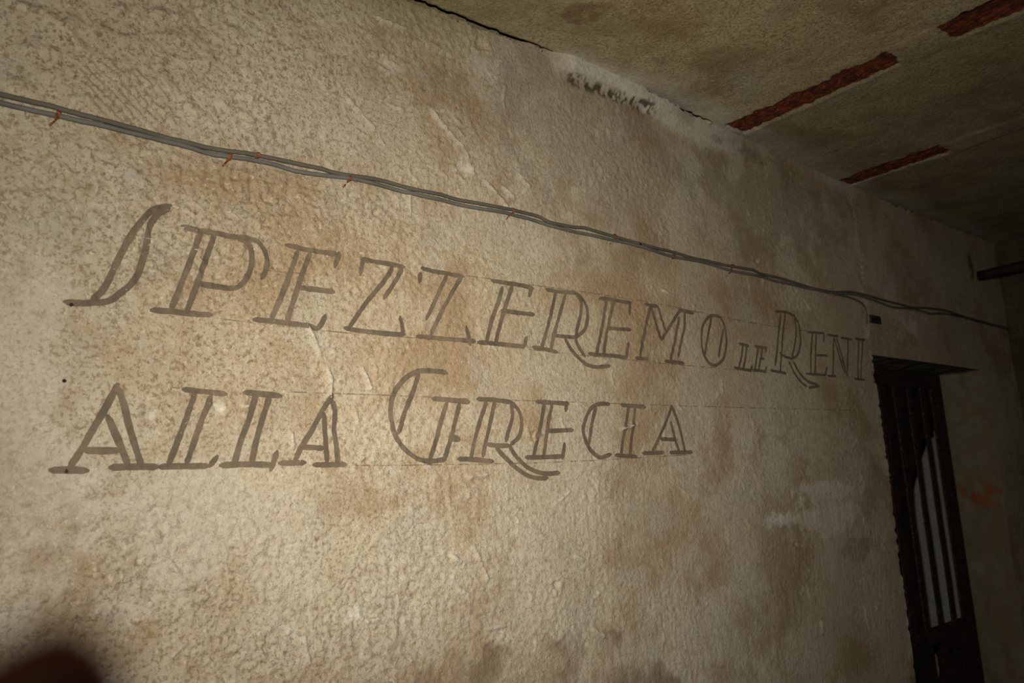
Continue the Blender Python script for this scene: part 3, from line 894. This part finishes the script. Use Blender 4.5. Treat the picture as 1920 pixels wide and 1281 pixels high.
gpart('post', box(bmesh.new(), 3.962, 4.095, YG - .004, YG + .006, .02, 2.03), M_iron)
gpart('post', box(bmesh.new(), 3.06, 3.13, YG - .02, YG + .035, .02, 2.03), M_iron)
gpart('rail', box(bmesh.new(), 3.13, 3.958, YG - .012, YG + .012, .82, .885), M_iron)
gpart('rail', box(bmesh.new(), 3.13, 3.958, YG - .012, YG + .012, 1.955, 2.03), M_iron)
gpart('rail', box(bmesh.new(), 3.13, 3.958, YG - .012, YG + .012, .05, .12), M_iron)
for k in range(6):
    xb = 3.872 - .137 * k
    bm = bmesh.new()
    zs = np.linspace(.09, 1.99, 22)
    prev = None
    for z in zs:
        wv = .004 * float(perlin(z * 4, k * 3.3, 601)); ww = .021 + .004 * float(perlin(z * 14, k * 7.7, 602))
        row = [bm.verts.new((xb + wv + a * ww, YG + b, z)) for a, b in ((-1, -.004), (1, -.004), (1, .004), (-1, .004))]
        if prev:
            for j in range(4):
                bm.faces.new((prev[j], prev[(j + 1) % 4], row[(j + 1) % 4], row[j]))
        else:
            bm.faces.new(row[::-1])
        prev = row
    bm.faces.new(prev)
    gpart('bar', bm, M_iron, 0)


def sheet(name, outline, y, th, mat):
    bm = bmesh.new()
    a = [bm.verts.new((x, y, z)) for x, z in outline]
    b = [bm.verts.new((x, y + th, z)) for x, z in outline]
    bm.faces.new(a); bm.faces.new(b[::-1])
    for i in range(len(a)):
        j = (i + 1) % len(a)
        bm.faces.new((a[i], b[i], b[j], a[j]))
    gpart(name, bm, mat, 0)


tp = [(1738, 722), (1741, 760), (1744, 800), (1737, 812), (1733, 822), (1727, 838), (1722, 850), (1719, 862), (1717, 875), (1712, 888), (1709, 905), (1711, 935), (1716, 985), (1722, 1040), (1727, 1090), (1733, 1150)]
ol = [(lambda p: (p[0], p[2]))(at(a, b, 1, YG + .02)) for a, b in tp]
ol = [(3.14, 1.99), (4.05, 1.99), (4.05, at(1752, 803, 1, YG + .02)[2]), (3.93, at(1748, 806, 1, YG + .02)[2])] + ol[2:] + [(ol[-1][0], .86), (3.14, .86)]
sheet('torn_sheet', ol, YG + .016, .003, M_sheet)  # torn panel; the part left of the tear is added to darken the gaps
kp = [(lambda p: (p[0], p[2]))(at(a, b, 1, YG)) for a, b in ((1800, 1185), (1760, 1205), (1749, 1225), (1755, 1255), (1752, 1285))]
sheet('kick_plate', [(3.956, .84)] + kp[1:] + [(kp[-1][0] - .01, .10), (3.956, .10)], YG - .016, .003, M_iron)
sheet('kick_plate', [(3.14, .84), (3.56, .84), (3.60, .70), (3.575, .5), (3.59, .10), (3.14, .10)], YG - .016, .003, M_sheet)

# ------------------------------------------------------------------ the photographer's hand at the edge of the lens


def cpt(px, py, d):
    """point at depth d (metres along the lens axis), d measured from the camera"""
    return Vector(CAM + cam_dir(((px - 960) / F * d, (py - 640.5) / F * d, d)))


def cv(x, y, z):
    return Vector(CAM + cam_dir((x, y, z)))


person = empty('person', cv(-.16, .16, .02))
tag(person, 'blurred bare fingertip of the photographer at the lower left corner', 'person')
tip = np.array(((128 - 960) / F * .060, (1286 - 640.5) / F * .060, .060))
# joints in camera axes (right, down, forward), metres
knuck = tip + np.array([-.060, .052, -.020])
P = [tip, tip + np.array([-.017, .013, -.002]), tip + np.array([-.038, .030, -.008]), knuck]
Rr = [.0066, .0078, .0082, .0100]
vs, es, rs = [], [], []


def chain(pts, rads, start=None):
    prev = start
    for p_, r_ in zip(pts, rads):
        vs.append(np.array(p_, float)); rs.append(r_)
        if prev is not None:
            es.append((prev, len(vs) - 1))
        prev = len(vs) - 1
    return prev


palm = knuck + np.array([-.020, .050, -.030])
wrist = palm + np.array([-.010, .070, -.045])
chain([palm], [.030])
chain([wrist, wrist + np.array([-.02, .16, -.12])], [.027, .036], 0)
side = np.array([.006, .010, .021])
for k, (ln, rr) in enumerate(((1, 1), (1.0, 1.02), (.93, .97), (.78, .86))):
    kn = knuck + side * (k - .0) * 1.0 + np.array([0, .004 * k, 0])
    if k == 0:
        pts = [kn, P[2], P[1], P[0], P[0] + (P[0] - P[1]) * .16]; rad_ = [.0100, .0086, .0080, .0070, .0046]
    else:
        c = np.array([.030, -.006, .006])
        pts = [kn, kn + np.array([.026, -.024, .004]) * ln, kn + np.array([.048, -.014, .002]) * ln, kn + np.array([.052, .006, -.002]) * ln]
        pts = [p_ + np.array([-.028, .03, .0]) for p_ in pts]
        rad_ = [.0098 * rr, .0086 * rr, .0078 * rr, .0066 * rr]
    chain(pts, rad_, 0)
th0 = palm + np.array([.012, -.002, -.026])
chain([th0, th0 + np.array([.022, -.024, -.010]), th0 + np.array([.030, -.044, -.006])], [.0125, .0098, .0078], 0)
me = bpy.data.meshes.new('hand')
me.from_pydata([tuple(cv(*p_) - person.location) for p_ in vs], es, [])
hand = link('hand', me, M_skin, person)
sk = hand.modifiers.new('skin', 'SKIN'); sk.use_smooth_shade = True
for v_, r_ in zip(me.skin_vertices[0].data, rs):
    v_.radius = (r_, r_)
me.skin_vertices[0].data[0].use_root = True
ss = hand.modifiers.new('subdivision', 'SUBSURF'); ss.levels = 2; ss.render_levels = 2
dg = bpy.context.evaluated_depsgraph_get()
dg.update()
m2 = bpy.data.meshes.new_from_object(hand.evaluated_get(dg))
hand.modifiers.clear()
hand.data = m2
m2.name = 'hand'
if not m2.materials:
    m2.materials.append(M_skin)
# nail of the index finger
ax = (tip - P[1]); ax /= np.linalg.norm(ax)
upv = np.array([0, -.3, -1.]); upv -= ax * upv.dot(ax); upv /= np.linalg.norm(upv)
sd = np.cross(ax, upv)
bm = bmesh.new(); rows = []
for i in range(6):
    u = i / 5
    rows.append([bm.verts.new(cv(*(tip + ax * (-.006 + .011 * u) + sd * (math.sin(a) * .0058 * (1 - .25 * u * u)) + upv * (math.cos(a) * .0068 - .0002)))  - person.location)
                 for a in np.linspace(-.8, .8, 7)])
for a, b in zip(rows[:-1], rows[1:]):
    for k in range(6):
        bm.faces.new((a[k], a[k + 1], b[k + 1], b[k]))
from_bm('fingernail', bm, M_nail, hand, smooth=True)
